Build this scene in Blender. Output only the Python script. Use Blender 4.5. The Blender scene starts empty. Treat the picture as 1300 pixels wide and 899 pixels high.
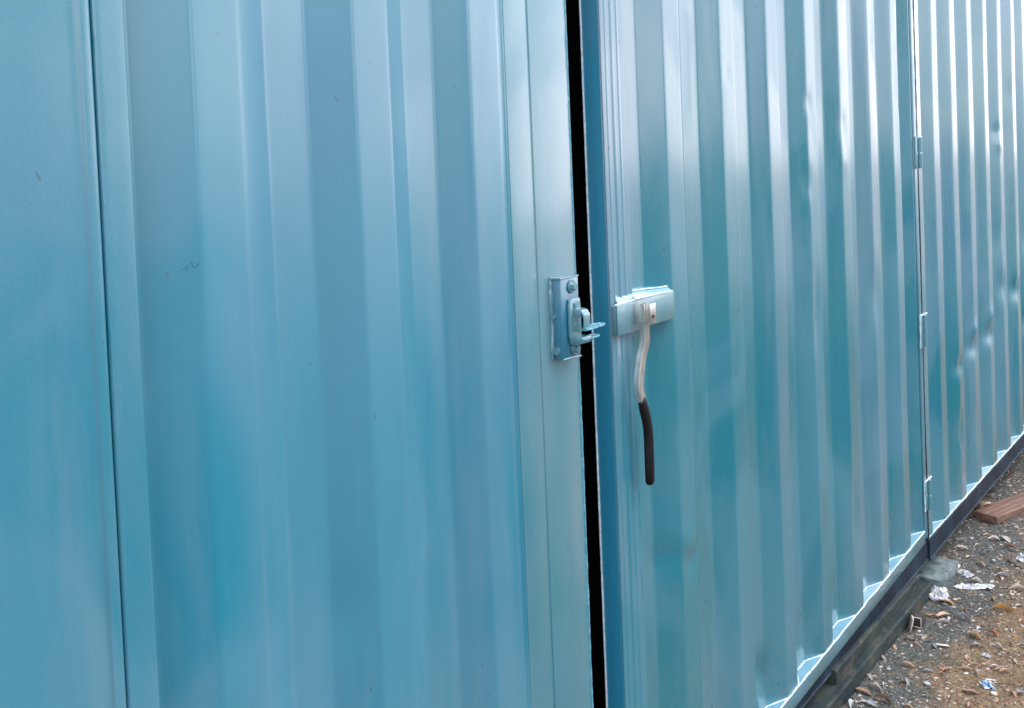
import bpy, bmesh, math, random
from mathutils import Vector, Matrix, noise
random.seed(7)
R = math.radians
scn = bpy.context.scene
col = scn.collection

# ------------------------------------------------------------------ camera
cd = bpy.data.cameras.new('camera')
cam = bpy.data.objects.new('camera', cd); col.objects.link(cam)
cd.sensor_fit = 'HORIZONTAL'; cd.sensor_width = 36.0
cd.lens = 1330.0 / 1300.0 * 36.0
cd.shift_y = -(449.5 - 255.0) / 1300.0
cd.clip_start = 0.02; cd.clip_end = 600
m = Matrix(((0.60209333, 0.05092332, -0.79680013),
            (-0.79738315, -0.01263162, -0.60334116),
            (-0.04078901, 0.99862268, 0.03299998)))
CAM = Vector((0, -1.18, 1.69))
cam.matrix_world = Matrix.Translation(CAM) @ m.to_4x4()
scn.camera = cam

# ------------------------------------------------------------------ light
SUN_EL, SUN_AZ = R(52), R(150)      # azimuth of the direction TO the sun, measured from +X towards +Y is -SUN_AZ below
w = bpy.data.worlds.new('World'); scn.world = w; w.use_nodes = True
nt = w.node_tree; bg = nt.nodes['Background']
sky = nt.nodes.new('ShaderNodeTexSky'); sky.sky_type = 'NISHITA'; sky.sun_disc = False
to_sun = Vector((0.55, -0.62, 0)).normalized() * math.cos(SUN_EL) + Vector((0, 0, math.sin(SUN_EL)))
sky.sun_elevation = SUN_EL
sky.sun_rotation = math.atan2(to_sun.x, to_sun.y)
sky.air_density = 1.0; sky.dust_density = 2.2; sky.ozone_density = 2.0
# thin bright overcast veil over the blue, uneven like real cloud
tcw = nt.nodes.new('ShaderNodeTexCoord'); mpw = nt.nodes.new('ShaderNodeMapping'); mpw.inputs['Scale'].default_value = (1, 1, 2.6)
nz_ = nt.nodes.new('ShaderNodeTexNoise'); nz_.inputs['Scale'].default_value = 1.9; nz_.inputs['Detail'].default_value = 5; nz_.inputs['Distortion'].default_value = .4
mr = nt.nodes.new('ShaderNodeMapRange'); mr.inputs['From Min'].default_value = .34; mr.inputs['From Max'].default_value = .62
mr.inputs['To Min'].default_value = .35; mr.inputs['To Max'].default_value = .95
mxw = nt.nodes.new('ShaderNodeMix'); mxw.data_type = 'RGBA'; mxw.inputs[7].default_value = (12.2, 11.4, 12.2, 1)
nt.links.new(tcw.outputs['Generated'], mpw.inputs[0]); nt.links.new(mpw.outputs[0], nz_.inputs[0]); nt.links.new(nz_.outputs[0], mr.inputs[0])
nt.links.new(mr.outputs[0], mxw.inputs[0]); nt.links.new(sky.outputs[0], mxw.inputs[6])
nt.links.new(mxw.outputs[2], bg.inputs[0]); bg.inputs[1].default_value = 0.14
sd = bpy.data.lights.new('sun', 'SUN'); sd.energy = 1.1; sd.angle = R(30); sd.color = (1, .95, .88)
so = bpy.data.objects.new('sun', sd); col.objects.link(so)
so.rotation_euler = to_sun.to_track_quat('Z', 'Y').to_euler()
so.location = (0, -5, 12)
scn.view_settings.view_transform = 'Standard'; scn.view_settings.look = 'None'
scn.view_settings.exposure = 0.76; scn.view_settings.gamma = 1; scn.view_settings.use_curve_mapping = False
scn.cycles.max_bounces = 8

# ------------------------------------------------------------------ materials
class NT:
    def __init__(s, name):
        s.m = bpy.data.materials.new(name); s.m.use_nodes = True
        s.t = s.m.node_tree; s.b = s.t.nodes['Principled BSDF']
        s.tc = s.t.nodes.new('ShaderNodeTexCoord')
    def n(s, kind, **kw):
        x = s.t.nodes.new('ShaderNode' + kind)
        for k, v in kw.items(): setattr(x, k, v)
        return x
    def l(s, a, b): s.t.links.new(a, b)
    def mapping(s, scale=(1, 1, 1), rot=(0, 0, 0), loc=(0, 0, 0)):
        mp = s.n('Mapping'); mp.inputs['Scale'].default_value = scale; mp.inputs['Rotation'].default_value = rot
        mp.inputs['Location'].default_value = loc
        s.l(s.tc.outputs['Object'], mp.inputs[0]); return mp.outputs[0]
    def noise(s, scale, detail=3, vec=None, rough=.55, dist=0):
        x = s.n('TexNoise'); x.inputs['Scale'].default_value = scale; x.inputs['Detail'].default_value = detail
        x.inputs['Roughness'].default_value = rough; x.inputs['Distortion'].default_value = dist
        s.l(vec or s.tc.outputs['Object'], x.inputs['Vector']); return x.outputs[0]
    def ramp(s, fac, a, b, ca=0.0, cb=1.0):
        x = s.n('MapRange'); x.inputs['From Min'].default_value = a; x.inputs['From Max'].default_value = b
        x.inputs['To Min'].default_value = ca; x.inputs['To Max'].default_value = cb
        s.l(fac, x.inputs[0]); return x.outputs[0]
    def mix(s, fac, a, b):
        x = s.n('Mix', data_type='RGBA')
        for v, i in ((fac, 0), (a, 6), (b, 7)):
            if hasattr(v, 'is_linked'): s.l(v, x.inputs[i])
            elif i == 0: x.inputs[0].default_value = v
            else: x.inputs[i].default_value = (*v, 1)
        return x.outputs[2]
    def math(s, op, a, b):
        x = s.n('Math', operation=op)
        for v, i in ((a, 0), (b, 1)):
            if hasattr(v, 'is_linked'): s.l(v, x.inputs[i])
            else: x.inputs[i].default_value = v
        return x.outputs[0]
    def bump(s, h, strength=.3, dist=.001, prev=None):
        x = s.n('Bump'); x.inputs['Strength'].default_value = strength; x.inputs['Distance'].default_value = dist
        s.l(h, x.inputs['Height'])
        if prev: s.l(prev, x.inputs['Normal'])
        return x.outputs[0]
    def set(s, **kw):
        for k, v in kw.items():
            i = s.b.inputs[k.replace('_', ' ')]
            if hasattr(v, 'is_linked'): s.l(v, i)
            elif isinstance(v, tuple) and len(v) == 3: i.default_value = (*v, 1)
            else: i.default_value = v
        return s.m

def paint(name, teal=(0.006, 0.175, 0.238), grey=(0.085, 0.215, 0.295), gstart=.54, rough=.24, peel=1.0, chips=True, coatr=.15):
    s = NT(name)
    v = s.mapping((1.4, 1.4, .45))
    n1 = s.noise(1.7, 4, v, .55, .6)
    v2 = s.mapping((9, 9, .5)); n2 = s.noise(2.2, 4, v2, .6)
    f = s.math('ADD', s.math('MULTIPLY', n1, .72), s.math('MULTIPLY', n2, .28))
    f = s.ramp(f, gstart - .06, gstart + .10)
    c = s.mix(s.math('MULTIPLY', f, .8), teal, grey)
    # runs of a bluer first coat
    n3 = s.noise(2.6, 2, s.mapping((1.1, 1.1, .6), loc=(4, 2, 9)), .5, .3)
    c = s.mix(s.ramp(n3, .56, .74, 0, .5), c, (0.007, 0.145, 0.275))
    r = s.ramp(n2, .3, .7, rough - .05, rough + .09)
    r = s.math('ADD', r, s.math('MULTIPLY', f, .10))
    # lap marks: patches sprayed dry and dull next to glossy ones
    n4 = s.noise(1.9, 3, s.mapping((1.2, 1.2, .75), loc=(1.3, 5, 2)), .45, .9)
    dry = s.ramp(n4, .47, .56)
    n5 = s.noise(3.3, 4, s.mapping((2.6, 2.6, .5), loc=(8, 1, 4)), .55, .5)
    dry2 = s.ramp(n5, .52, .66)
    c = s.mix(s.math('MULTIPLY', dry, .38), c, (0.08, 0.23, 0.32))
    r = s.math('ADD', r, s.math('ADD', s.math('MULTIPLY', dry, .10), s.math('MULTIPLY', dry2, .07)))
    coatw = s.ramp(s.math('ADD', dry, s.math('MULTIPLY', dry2, .5)), 0, 1.5, 1.0, .55)
    # thin dust and splash low down, faint rust freckles
    sz = s.n('SeparateXYZ'); s.l(s.tc.outputs['Object'], sz.inputs[0])
    low = s.math('MULTIPLY', s.ramp(sz.outputs[2], .55, .12), s.ramp(s.noise(60, 5, None, .7), .45, .62))
    c = s.mix(s.math('MULTIPLY', low, .28), c, (.20, .21, .20))
    if chips:
        vo = s.n('TexVoronoi'); vo.inputs['Scale'].default_value = 7.5; s.l(s.tc.outputs['Object'], vo.inputs['Vector'])
        ch = s.ramp(vo.outputs['Distance'], .028, .02)
        sc = s.ramp(s.noise(38, 2, s.mapping((1, 1, .8))), .74, .755)
        c = s.mix(s.math('MULTIPLY', s.math('MAXIMUM', ch, sc), .65), c, (0.03, 0.09, 0.14))
    b = s.bump(s.noise(230, 3), .10 * peel, .0010)
    b = s.bump(s.noise(45, 4, s.mapping((1, 1, .25))), .13 * peel, .002, b)
    b = s.bump(s.noise(7, 2, s.mapping((1, 1, .5))), .10, .008, b)
    return s.set(Base_Color=c, Roughness=r, Normal=b, Metallic=0.0, Specular_IOR_Level=.62, IOR=1.55,
                 Coat_Weight=coatw, Coat_Roughness=coatr, Coat_IOR=1.7)

def simple(name, c1, c2, scale=20, rough=.6, bump=.3, bdist=.002, metal=0.0, spec=.5, lo=.4, hi=.65, stretch=(1, 1, 1)):
    s = NT(name); v = s.mapping(stretch)
    n = s.noise(scale, 6, v, .65)
    c = s.mix(s.ramp(n, lo, hi), c1, c2)
    b = s.bump(s.noise(scale * 4, 5, v, .7), bump, bdist)
    return s.set(Base_Color=c, Roughness=rough, Normal=b, Metallic=metal, Specular_IOR_Level=spec)

M = {}
M['paint'] = paint('blue_paint')
M['paint_soft'] = paint('blue_paint_hazy', teal=(0.007, 0.200, 0.298), grey=(0.065, 0.215, 0.310), gstart=.54, rough=.31, coatr=.22)
M['paint_keeper'] = paint('blue_paint_on_cast_steel', teal=(0.012, 0.15, 0.25), grey=(0.04, 0.20, 0.31), rough=.33, peel=4.0)
M['paint_edge'] = paint('blue_paint_edge', teal=(0.02, 0.25, 0.42), grey=(0.03, 0.29, 0.46), gstart=.6, rough=.4, peel=2.5)  # deeper blue puts this face's dark reflections into the colour
M['paint_frame'] = paint('blue_paint_on_rough_steel', teal=(0.035, 0.215, 0.270), grey=(0.12, 0.25, 0.31), gstart=.50, rough=.36, peel=4.0)
M['paint_flat'] = paint('blue_paint_brushed_panel', teal=(0.012, 0.190, 0.275), grey=(0.10, 0.22, 0.30), gstart=.55, rough=.34, peel=3.0)
M['paint_sill'] = paint('dull_teal_paint', teal=(0.03, 0.15, 0.19), grey=(0.09, 0.19, 0.22), rough=.5, peel=4.0)
M['paint_skylit'] = paint('blue_paint_skylit_top', teal=(0.12, 0.36, 0.50), grey=(0.28, 0.48, 0.58), rough=.45, peel=4.0)  # paler blue for upward faces: sky light from above put into the colour
M['weld'] = simple('pale_weld_and_lit_edge', (.42, .62, .70), (.80, .86, .88), 90, .42, .5, .002)  # welds, also the edge lip where light catches
M['weldb'] = simple('blue_painted_weld', (.05, .26, .35), (.18, .40, .50), 120, .35, .5, .002)
M['galv'] = simple('galvanised_steel', (.62, .63, .60), (.88, .88, .83), 45, .26, .2, .0008, .85, stretch=(1, 1, .2))
M['grip'] = simple('dark_rubber_grip', (.004, .0045, .006), (.011, .012, .014), 80, .45, .3, .0006, 0, .22, stretch=(1, 1, .3))
M['black'] = simple('interior_shade_black', (.006, .006, .010), (.012, .012, .018), 5, .9, .1)  # near-black: shade inside the container put into the colour
M['rubber'] = simple('dark_seam', (.01, .02, .03), (.02, .03, .04), 30, .8, .1)

def navy():
    s = NT('dark_navy_rail_paint')
    n = s.noise(6, 5, s.mapping((1, 1, 1))); c = s.mix(s.ramp(n, .42, .62), (.004, .012, .025), (.012, .030, .052))
    rust = s.ramp(s.noise(11, 6, s.mapping((.7, 1, 2), loc=(3, 3, 3)), .7), .58, .68, 0, .7)
    c = s.mix(rust, c, (.022, .032, .045))
    sp = s.ramp(s.noise(120, 3), .66, .72, 0, .35)
    c = s.mix(sp, c, (.12, .17, .24))
    b = s.bump(s.noise(70, 5), .6, .003)
    return s.set(Base_Color=c, Roughness=.6, Normal=b, Specular_IOR_Level=.2)
M['navy'] = navy()
def beamm():
    s = NT('weathered_green_grey_steel')
    n = s.noise(9, 6, s.mapping((.6, 1, 1.5)), .7); c = s.mix(s.ramp(n, .38, .62), (.008, .022, .028), (.036, .052, .046))
    n2 = s.ramp(s.noise(25, 5, s.mapping((.5, 1, 1), loc=(2, 0, 5)), .7), .52, .68, 0, .7)
    c = s.mix(n2, c, (.10, .09, .065))
    b = s.bump(s.noise(90, 5), .5, .003)
    return s.set(Base_Color=c, Roughness=.75, Normal=b, Specular_IOR_Level=.25)
M['beam'] = beamm()
M['slab'] = simple('grey_green_slab', (.035, .085, .095), (.20, .25, .25), 26, .7, .6, .003, lo=.38, hi=.66)
M['slabside'] = simple('slab_side', (.05, .05, .045), (.12, .11, .10), 30, .9, .6, .004)
M['wood'] = simple('brown_wood', (.11, .062, .045), (.26, .165, .125), 14, .65, .5, .0015, stretch=(.5, 5, 5))
M['wallc'] = simple('reflection_wall_plaster', (.26, .28, .28), (.38, .39, .38), 3, .9, .3)
M['bark'] = simple('bark', (.05, .04, .03), (.10, .08, .06), 12, .9, .6, .01, stretch=(1, 1, .2))
M['leafg'] = simple('green_leaves', (.03, .06, .02), (.07, .11, .04), 3, .6, .1)
M['plastic'] = simple('white_plastic', (.32, .37, .41), (.66, .70, .74), 40, .4, .3, .001)
M['paperb'] = simple('blue_white_wrapper', (.08, .22, .42), (.62, .68, .75), 55, .5, .3, .001, lo=.46, hi=.54)
M['husk'] = simple('cream_husk', (.28, .22, .15), (.60, .52, .40), 40, .75, .5, .002)
M['cut'] = simple('dark_tube', (.02, .02, .02), (.05, .045, .04), 30, .7, .2)
M['stick'] = simple('grey_twig', (.05, .045, .04), (.12, .10, .08), 60, .9, .4, .001)

def ground_mat():
    s = NT('gravelly_dirt')
    o = s.tc.outputs['Object']
    big = s.noise(2.4, 4, s.mapping((1, 1.2, 1), loc=(0, .5, 0)), .6, .3)
    fine = s.noise(95, 6, None, .75)
    mid = s.noise(16, 5, None, .65)
    cool = s.mix(s.ramp(fine, .36, .68), (.016, .021, .021), (.175, .195, .185))
    warm = s.mix(s.ramp(fine, .36, .68), (.05, .032, .018), (.38, .28, .175))
    # dirt is browner away from the container, greyer grit close to the rail
    sx = s.n('SeparateXYZ'); s.l(o, sx.inputs[0])
    dist = s.ramp(sx.outputs[1], -.10, -.34, -.15, .26)
    f = s.ramp(s.math('ADD', s.math('ADD', big, dist), s.math('MULTIPLY', mid, .25)), .56, .82)
    c = s.mix(f, cool, warm)
    rusty = s.ramp(s.noise(5, 5, s.mapping((1, 1, 1), loc=(7, 1, 0)), .6), .57, .70, 0, .75)
    c = s.mix(s.math('MULTIPLY', rusty, f), c, (.24, .115, .05))
    c = s.mix(s.ramp(mid, .35, .6, .35, 0), c, (.03, .03, .03))
    yard = s.ramp(sx.outputs[1], -.9, -2.2)
    c = s.mix(yard, c, s.mix(s.ramp(s.noise(.8, 4), .4, .6), (.020, .032, .030), (.045, .055, .048)))  # unseen ground toned dark for a cool reflection in the paint
    ln = s.n('VectorMath', operation='DISTANCE'); s.l(o, ln.inputs[0]); ln.inputs[1].default_value = (3.5, 0, 0)
    c = s.mix(s.ramp(ln.outputs['Value'], 5, 13), c, s.mix(s.ramp(s.noise(.3, 4), .4, .6), (.20, .21, .21), (.30, .30, .29)))  # unseen far ground made pale to soften the reflected horizon
    vo = s.n('TexVoronoi'); vo.inputs['Scale'].default_value = 170; s.l(o, vo.inputs['Vector'])
    pv = s.n('TexVoronoi'); pv.inputs['Scale'].default_value = 170; s.l(o, pv.inputs['Vector'])
    c = s.mix(s.math('MULTIPLY', s.ramp(pv.outputs['Color'], .78, .9, 0, .55), s.ramp(vo.outputs['Distance'], .45, .3)), c, (.42, .43, .42))
    b = s.bump(fine, .8, .004); b = s.bump(vo.outputs['Distance'], .6, .003, b)
    return s.set(Base_Color=c, Roughness=.95, Normal=b, Specular_IOR_Level=.2)
M['ground'] = ground_mat()
def var_mat(name, cols, rough=.75, bump=.3):
    # colour picked per stone or leaf from a vertex colour layer named tint
    s = NT(name); a = s.n('Attribute'); a.attribute_name = 'tint'
    n = s.noise(130, 4, None, .6)
    c = s.mix(s.ramp(n, .3, .7, 0, .35), (0, 0, 0), (.1, .08, .06))
    x = s.n('Mix', data_type='RGBA'); x.blend_type = 'MULTIPLY'; x.inputs[0].default_value = 1
    s.l(a.outputs['Color'], x.inputs[6])
    g = s.mix(s.ramp(n, .3, .7), (.65, .65, .65), (1.0, 1.0, 1.0)); s.l(g, x.inputs[7])
    return s.set(Base_Color=x.outputs[2], Roughness=rough, Normal=s.bump(s.noise(200, 3), bump, .001), Specular_IOR_Level=.3)
M['tint'] = var_mat('stones_and_bits', None)

def leafm(name, a, b, c=None):
    s = NT(name); n = s.noise(45, 5, None, .6)
    cc = s.mix(s.ramp(n, .35, .68), a, b)
    wv = s.n('TexWave'); wv.inputs['Scale'].default_value = 60; wv.inputs['Distortion'].default_value = 2
    s.l(s.tc.outputs['Object'], wv.inputs['Vector'])
    return s.set(Base_Color=cc, Roughness=.6, Normal=s.bump(wv.outputs[1], .3, .0008))
M['leaf_tan'] = leafm('dry_tan_leaf', (.42, .28, .18), (.70, .54, .38))
M['leaf_pale'] = leafm('dry_pale_leaf', (.55, .50, .45), (.80, .76, .70))
M['leaf_brown'] = leafm('dry_brown_leaf', (.20, .12, .08), (.46, .32, .22))
M['leaf_gold'] = leafm('dry_golden_leaf', (.38, .20, .06), (.60, .38, .16))
M['leaf_grey'] = leafm('dry_grey_leaf', (.30, .34, .36), (.55, .58, .60))
M['leaf_red'] = leafm('dry_reddish_leaf', (.32, .13, .07), (.50, .27, .17))

# ------------------------------------------------------------------ helpers
def tag(o, label=None, cat=None, group=None, kind=None):
    if label: o['label'] = label
    if cat: o['category'] = cat
    if group: o['group'] = group
    if kind: o['kind'] = kind
    return o
def empty(name, loc):
    o = bpy.data.objects.new(name, None); col.objects.link(o); o.location = loc
    o.empty_display_size = .1; return o
WPOS = {}
def mesh(name, verts, faces, mat, parent=None, smooth=True, angle=None):
    """verts in world coordinates; the object keeps them and is shifted by its parent's place"""
    me = bpy.data.meshes.new(name); me.from_pydata([tuple(v) for v in verts], [], faces); me.update()
    me.materials.append(M[mat] if isinstance(mat, str) else mat)
    if smooth:
        me.polygons.foreach_set('use_smooth', [True] * len(me.polygons))
        if angle: me.set_sharp_from_angle(angle=angle)
    o = bpy.data.objects.new(name, me); col.objects.link(o)
    if parent:
        o.parent = parent
        o.location = -WPOS.get(parent.name, Vector(parent.location))
        WPOS[o.name] = Vector((0, 0, 0))
    return o
def merge(*parts):
    V, F = [], []
    for v, f in parts:
        k = len(V); V += list(v); F += [tuple(i + k for i in q) for q in f]
    return V, F
def from_bm(bm):
    bm.verts.index_update()
    r = [v.co.copy() for v in bm.verts], [tuple(v.index for v in f.verts) for f in bm.faces]
    bm.free(); return r
def box(x0, x1, y0, y1, z0, z1, bev=.002, z0b=None, z1b=None, seg=2, cuts=0):
    """box, z0b/z1b = heights at x1 if they differ"""
    z0b = z0 if z0b is None else z0b; z1b = z1 if z1b is None else z1b
    bm = bmesh.new()
    v = [bm.verts.new(p) for p in ((x0, y0, z0), (x1, y0, z0b), (x1, y1, z0b), (x0, y1, z0), (x0, y0, z1), (x1, y0, z1b), (x1, y1, z1b), (x0, y1, z1))]
    for q in ((0, 3, 2, 1), (4, 5, 6, 7), (0, 1, 5, 4), (1, 2, 6, 5), (2, 3, 7, 6), (3, 0, 4, 7)): bm.faces.new([v[i] for i in q])
    if bev: bmesh.ops.bevel(bm, geom=bm.edges[:], offset=bev, segments=seg, affect='EDGES', profile=.5)
    return from_bm(bm)
def prism(pts, axis, a, b, bev=.0015):
    """polygon pts extruded along axis ('x','y','z') from a to b"""
    bm = bmesh.new()
    def P(p, t):
        return {'x': (t, p[0], p[1]), 'y': (p[0], t, p[1]), 'z': (p[0], p[1], t)}[axis]
    A = [bm.verts.new(P(p, a)) for p in pts]; B = [bm.verts.new(P(p, b)) for p in pts]
    bm.faces.new(A); bm.faces.new(B[::-1])
    for i in range(len(pts)):
        j = (i + 1) % len(pts); bm.faces.new((A[j], A[i], B[i], B[j]))
    bmesh.ops.recalc_face_normals(bm, faces=bm.faces[:])
    if bev: bmesh.ops.bevel(bm, geom=bm.edges[:], offset=bev, segments=2, affect='EDGES', profile=.5)
    return from_bm(bm)
def tube(path, rads, n=10, flat=None):
    """tube along path; rads = radius or list of (ra, rb); flat = (ra, rb, reference axis)"""
    V, F = [], []; N = len(path); path = [Vector(p) for p in path]
    for i, p in enumerate(path):
        t = (path[min(i + 1, N - 1)] - path[max(i - 1, 0)]).normalized()
        ref = Vector((0, 1, 0)) if abs(t.y) < .9 else Vector((1, 0, 0))
        a = t.cross(ref).normalized(); b = t.cross(a).normalized()
        r = rads[i] if isinstance(rads, (list, tuple)) else rads
        ra, rb = r if isinstance(r, (list, tuple)) else (r, r)
        for k in range(n):
            th = 2 * math.pi * k / n
            ca, sa = math.cos(th), math.sin(th)
            if flat:   # rounded rectangle
                e = .45; ca = math.copysign(abs(ca) ** e, ca); sa = math.copysign(abs(sa) ** e, sa)
            V.append(p + a * ra * ca + b * rb * sa)
    for i in range(N - 1):
        for k in range(n):
            F.append((i * n + k, i * n + (k + 1) % n, (i + 1) * n + (k + 1) % n, (i + 1) * n + k))
    F.append(tuple(range(n))[::-1]); F.append(tuple((N - 1) * n + k for k in range(n)))
    return V, F
def cyl(c, axis, r, h, n=20, bev=.001, cone=1.0):
    c = Vector(c); ax = Vector(axis).normalized()
    bm = bmesh.new()
    bmesh.ops.create_cone(bm, cap_ends=True, segments=n, radius1=r, radius2=r * cone, depth=h)
    if bev: bmesh.ops.bevel(bm, geom=[e for e in bm.edges if len(e.link_faces) == 2 and any(len(f.verts) > 4 for f in e.link_faces)], offset=bev, segments=2, affect='EDGES')
    bmesh.ops.transform(bm, matrix=Matrix.Translation(c) @ ax.to_track_quat('Z', 'Y').to_matrix().to_4x4(), verts=bm.verts[:])
    return from_bm(bm)
def bead(p0, p1, r, jit=.35, step=.006, rnd=0, amp=.002):
    """uneven weld bead between two points"""
    p0, p1 = Vector(p0), Vector(p1); L = (p1 - p0).length; n = max(3, int(L / step))
    path, rr = [], []
    for i in range(n + 1):
        t = i / n; p = p0.lerp(p1, t)
        o = Vector((noise.noise(p * 23 + Vector((rnd, 0, 0))), noise.noise(p * 23 + Vector((0, rnd, 5))), noise.noise(p * 19 + Vector((9, rnd, 0))))) * amp
        path.append(p + o)
        k = 1 + jit * (noise.noise(p * 160 + Vector((rnd,) * 3)) + .6 * noise.noise(p * 40 + Vector((rnd,) * 3)))
        rr.append(max(.0004, r * k))
    return tube(path, rr, 7)

DENTS = [  # X, Z, depth, sx, sz
    (2.200, .775, -.006, .040, .026), (2.215, .735, .006, .04, .035), (2.13, .765, .005, .05, .03), (2.66, .255, .018, .03, .05), (2.56, .21, -.010, .03, .04),
    (3.05, 1.844, .004, .02, .025), (3.03, 1.60, .003, .02, .04), (3.34, 1.78, .003, .02, .04), (3.34, 1.66, -.002, .02, .04), (3.07, 1.20, .008, .03, .12),
    (3.6, 1.2, .006, .03, .10), (3.96, 1.86, .003, .04, .03), (4.68, .766, .011, .05, .035), (4.93, .80, .012, .05, .035), (4.95, .88, -.010, .03, .03),
    (5.24, .81, .014, .05, .035), (5.25, .90, -.010, .03, .04), (5.50, 1.76, .006, .03, .03), (5.53, 1.70, -.003, .03, .03), (5.50, 1.25, .006, .08, .09),
    (5.82, .95, .012, .05, .05), (5.52, 1.0, .010, .04, .06), (4.93, .45, .006, .04, .10), (4.66, .48, .010, .03, .07),
    (2.50, 1.902, .003, .012, .012), (.33, .84, .003, .02, .05), (1.12, 1.0, .004, .03, .06), (1.0, .95, .003, .025, .03),
    (3.34, .5, .008, .03, .12), (6.1, 1.2, .010, .06, .1), (6.09, .75, .012, .05, .06), (5.8, 1.95, .002, .04, .06)]
def dent(x, z):
    d = 0
    for X, Z, a, sx, sz in DENTS:
        u = (x - X) / sx; v = (z - Z) / sz; q = u * u + v * v
        if q < 9: d += a * math.exp(-q)
    # long-wave buckling of thin pressed sheet
    d += .0030 * noise.noise(Vector((x * 3.1, 7.7, z * 1.3))) + .0007 * noise.noise(Vector((x * 11, 3.3, z * 3.7)))
    return d
def fillet(pts, r=.007):
    out = [Vector(pts[0])]
    for i in range(1, len(pts) - 1):
        a, p, b = Vector(pts[i - 1]), Vector(pts[i]), Vector(pts[i + 1])
        la, lb = (a - p).length, (b - p).length; k = min(r, la * .45, lb * .45)
        s, e = p + (a - p).normalized() * k, p + (b - p).normalized() * k
        for t in (0, .25, .5, .75, 1):
            out.append(s * (1 - t) ** 2 + p * 2 * t * (1 - t) + e * t * t)
    out.append(Vector(pts[-1])); return out
def sheet(pts, z0, z1, dz=.02, dx=.014, r=.007):
    """pressed sheet: profile pts (x, y) from x0 to x1, z0/z1 floats or functions of x"""
    P = fillet(pts, r); Q = [P[0]]
    for a, b in zip(P, P[1:]):
        n = max(1, int(math.ceil((b - a).length / dx)))
        for k in range(1, n + 1): Q.append(a.lerp(b, k / n))
    f0 = z0 if callable(z0) else (lambda x: z0); f1 = z1 if callable(z1) else (lambda x: z1)
    nz = int((f1(0) - f0(0)) / dz) + 1
    V, F = [], []
    for j in range(nz + 1):
        t = j / nz
        for q in Q:
            z = f0(q.x) * (1 - t) + f1(q.x) * t
            V.append((q.x + .0012 * noise.noise(Vector((q.x * 2, z * 1.1, 4))), q.y + dent(q.x, z), z))
    n = len(Q)
    for j in range(nz):
        for i in range(n - 1):
            F.append((j * n + i, j * n + i + 1, (j + 1) * n + i + 1, (j + 1) * n + i))
    return V, F
DEPTH = .036
def corr(outers, wf=.070, wa=.072, start=None, end=None):
    """outers: list of (x0, x1) of the outer flats; returns profile points"""
    p = []
    if start: p.append(start)
    for i, (a, b) in enumerate(outers):
        if not (i == 0 and start is None): p.append((a - wf, DEPTH))
        p += [(a, 0), (b, 0)]
        p.append((b + wa, DEPTH))
    if end: p[-1:] = end
    return p

# ------------------------------------------------------------------ ground
def axis_coords(lo, hi, fine_lo, fine_hi, step):
    a = []; x = fine_lo; s = step
    while x > lo: a.append(x); x -= s; s *= 1.35
    a.append(lo); a = a[::-1][:-1]
    x = fine_lo
    while x < fine_hi: a.append(x); x += step
    s = step
    while x < hi: a.append(x); x += s; s *= 1.35
    a.append(hi); return a
def gz(x, y):
    h = .0065 * noise.noise(Vector((x * 5, y * 5, 1))) + .005 * noise.noise(Vector((x * 17, y * 17, 2))) + .0035 * noise.noise(Vector((x * 48, y * 48, 3)))
    k = 1 if (2 < x < 8 and -1.5 < y < .5) else .3
    return h * k - .002
xs = axis_coords(-160, 260, 2.9, 6.8, .0105); ys = axis_coords(-200, 200, -.72, .28, .0105)
V = [(x, y, gz(x, y)) for y in ys for x in xs]; n = len(xs)
F = [(j * n + i, j * n + i + 1, (j + 1) * n + i + 1, (j + 1) * n + i) for j in range(len(ys) - 1) for i in range(n - 1)]
g = mesh('ground', V, F, 'ground'); tag(g, 'gravelly grey and brown dirt ground beside the container', 'ground', kind='structure')

# ------------------------------------------------------------------ container
CX0, CX1, CYB, ZT = -3.9, 8.25, 2.43, 2.62
cont = empty('shipping_container', (2.2, 1.2, 0.09))
tag(cont, 'blue painted corrugated steel container with its side doors and long dark bottom rail', 'shipping container')
def part(name, vf, mat, parent=cont, smooth=True, angle=R(40)):
    return mesh(name, vf[0], vf[1], mat, parent, smooth, angle)
zsill = lambda x: .225 - .05 * (4.1 - x)            # top of the right door's sagging sill
# fixed flat panel left of the doors
V, F = sheet([(-.1, .0), (.60, .0), (.700, .0), (.7025, -.0035), (.714, -.0035), (.7175, -.0015), (.7200, .001), (.7204, .03)], .12, ZT - .05, dx=.012, r=.002)
panel = part('flat_panel', (V, F), 'paint_flat'); panel['label'] = 'smooth flat blue panel'
part('weld_bead', bead((.30, .0012, 1.137), (.712, .0012, 1.262), .0016, .25, amp=.0007), 'paint_flat', panel)
# side walls beyond
lo = [(-3.80 + .284 * i, -3.80 + .284 * i + .075) for i in range(13)]
part('side_wall', sheet(corr(lo, start=(-3.9, 0), end=[(-.1, DEPTH), (-.1, 0)]), .12, ZT - .05, .08, .03), 'paint')
fo = [(4.380, 4.452), (4.654, 4.727), (4.927, 5.0), (5.224, 5.297), (5.513, 5.585), (5.82, 5.89), (6.085, 6.16)] + [(6.37 + .284 * i, 6.44 + .284 * i) for i in range(7)]
ledge_top = lambda x: .187 + .008 * (x - 4.4)
part('side_wall', sheet(corr(fo, start=None, end=None)[:0] + [(4.150, 0.0), (4.205, 0), (4.262, DEPTH)] + corr(fo)[0:0] + [(4.380 - .070, DEPTH)] + corr(fo), lambda x: ledge_top(x) - .004, ZT - .05, .02, .014), 'paint')
# frame post behind the hinge seam
part('hinge_post', box(4.105, 4.148, .012, .10, .12, ZT, .002), 'paint_frame')
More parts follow.
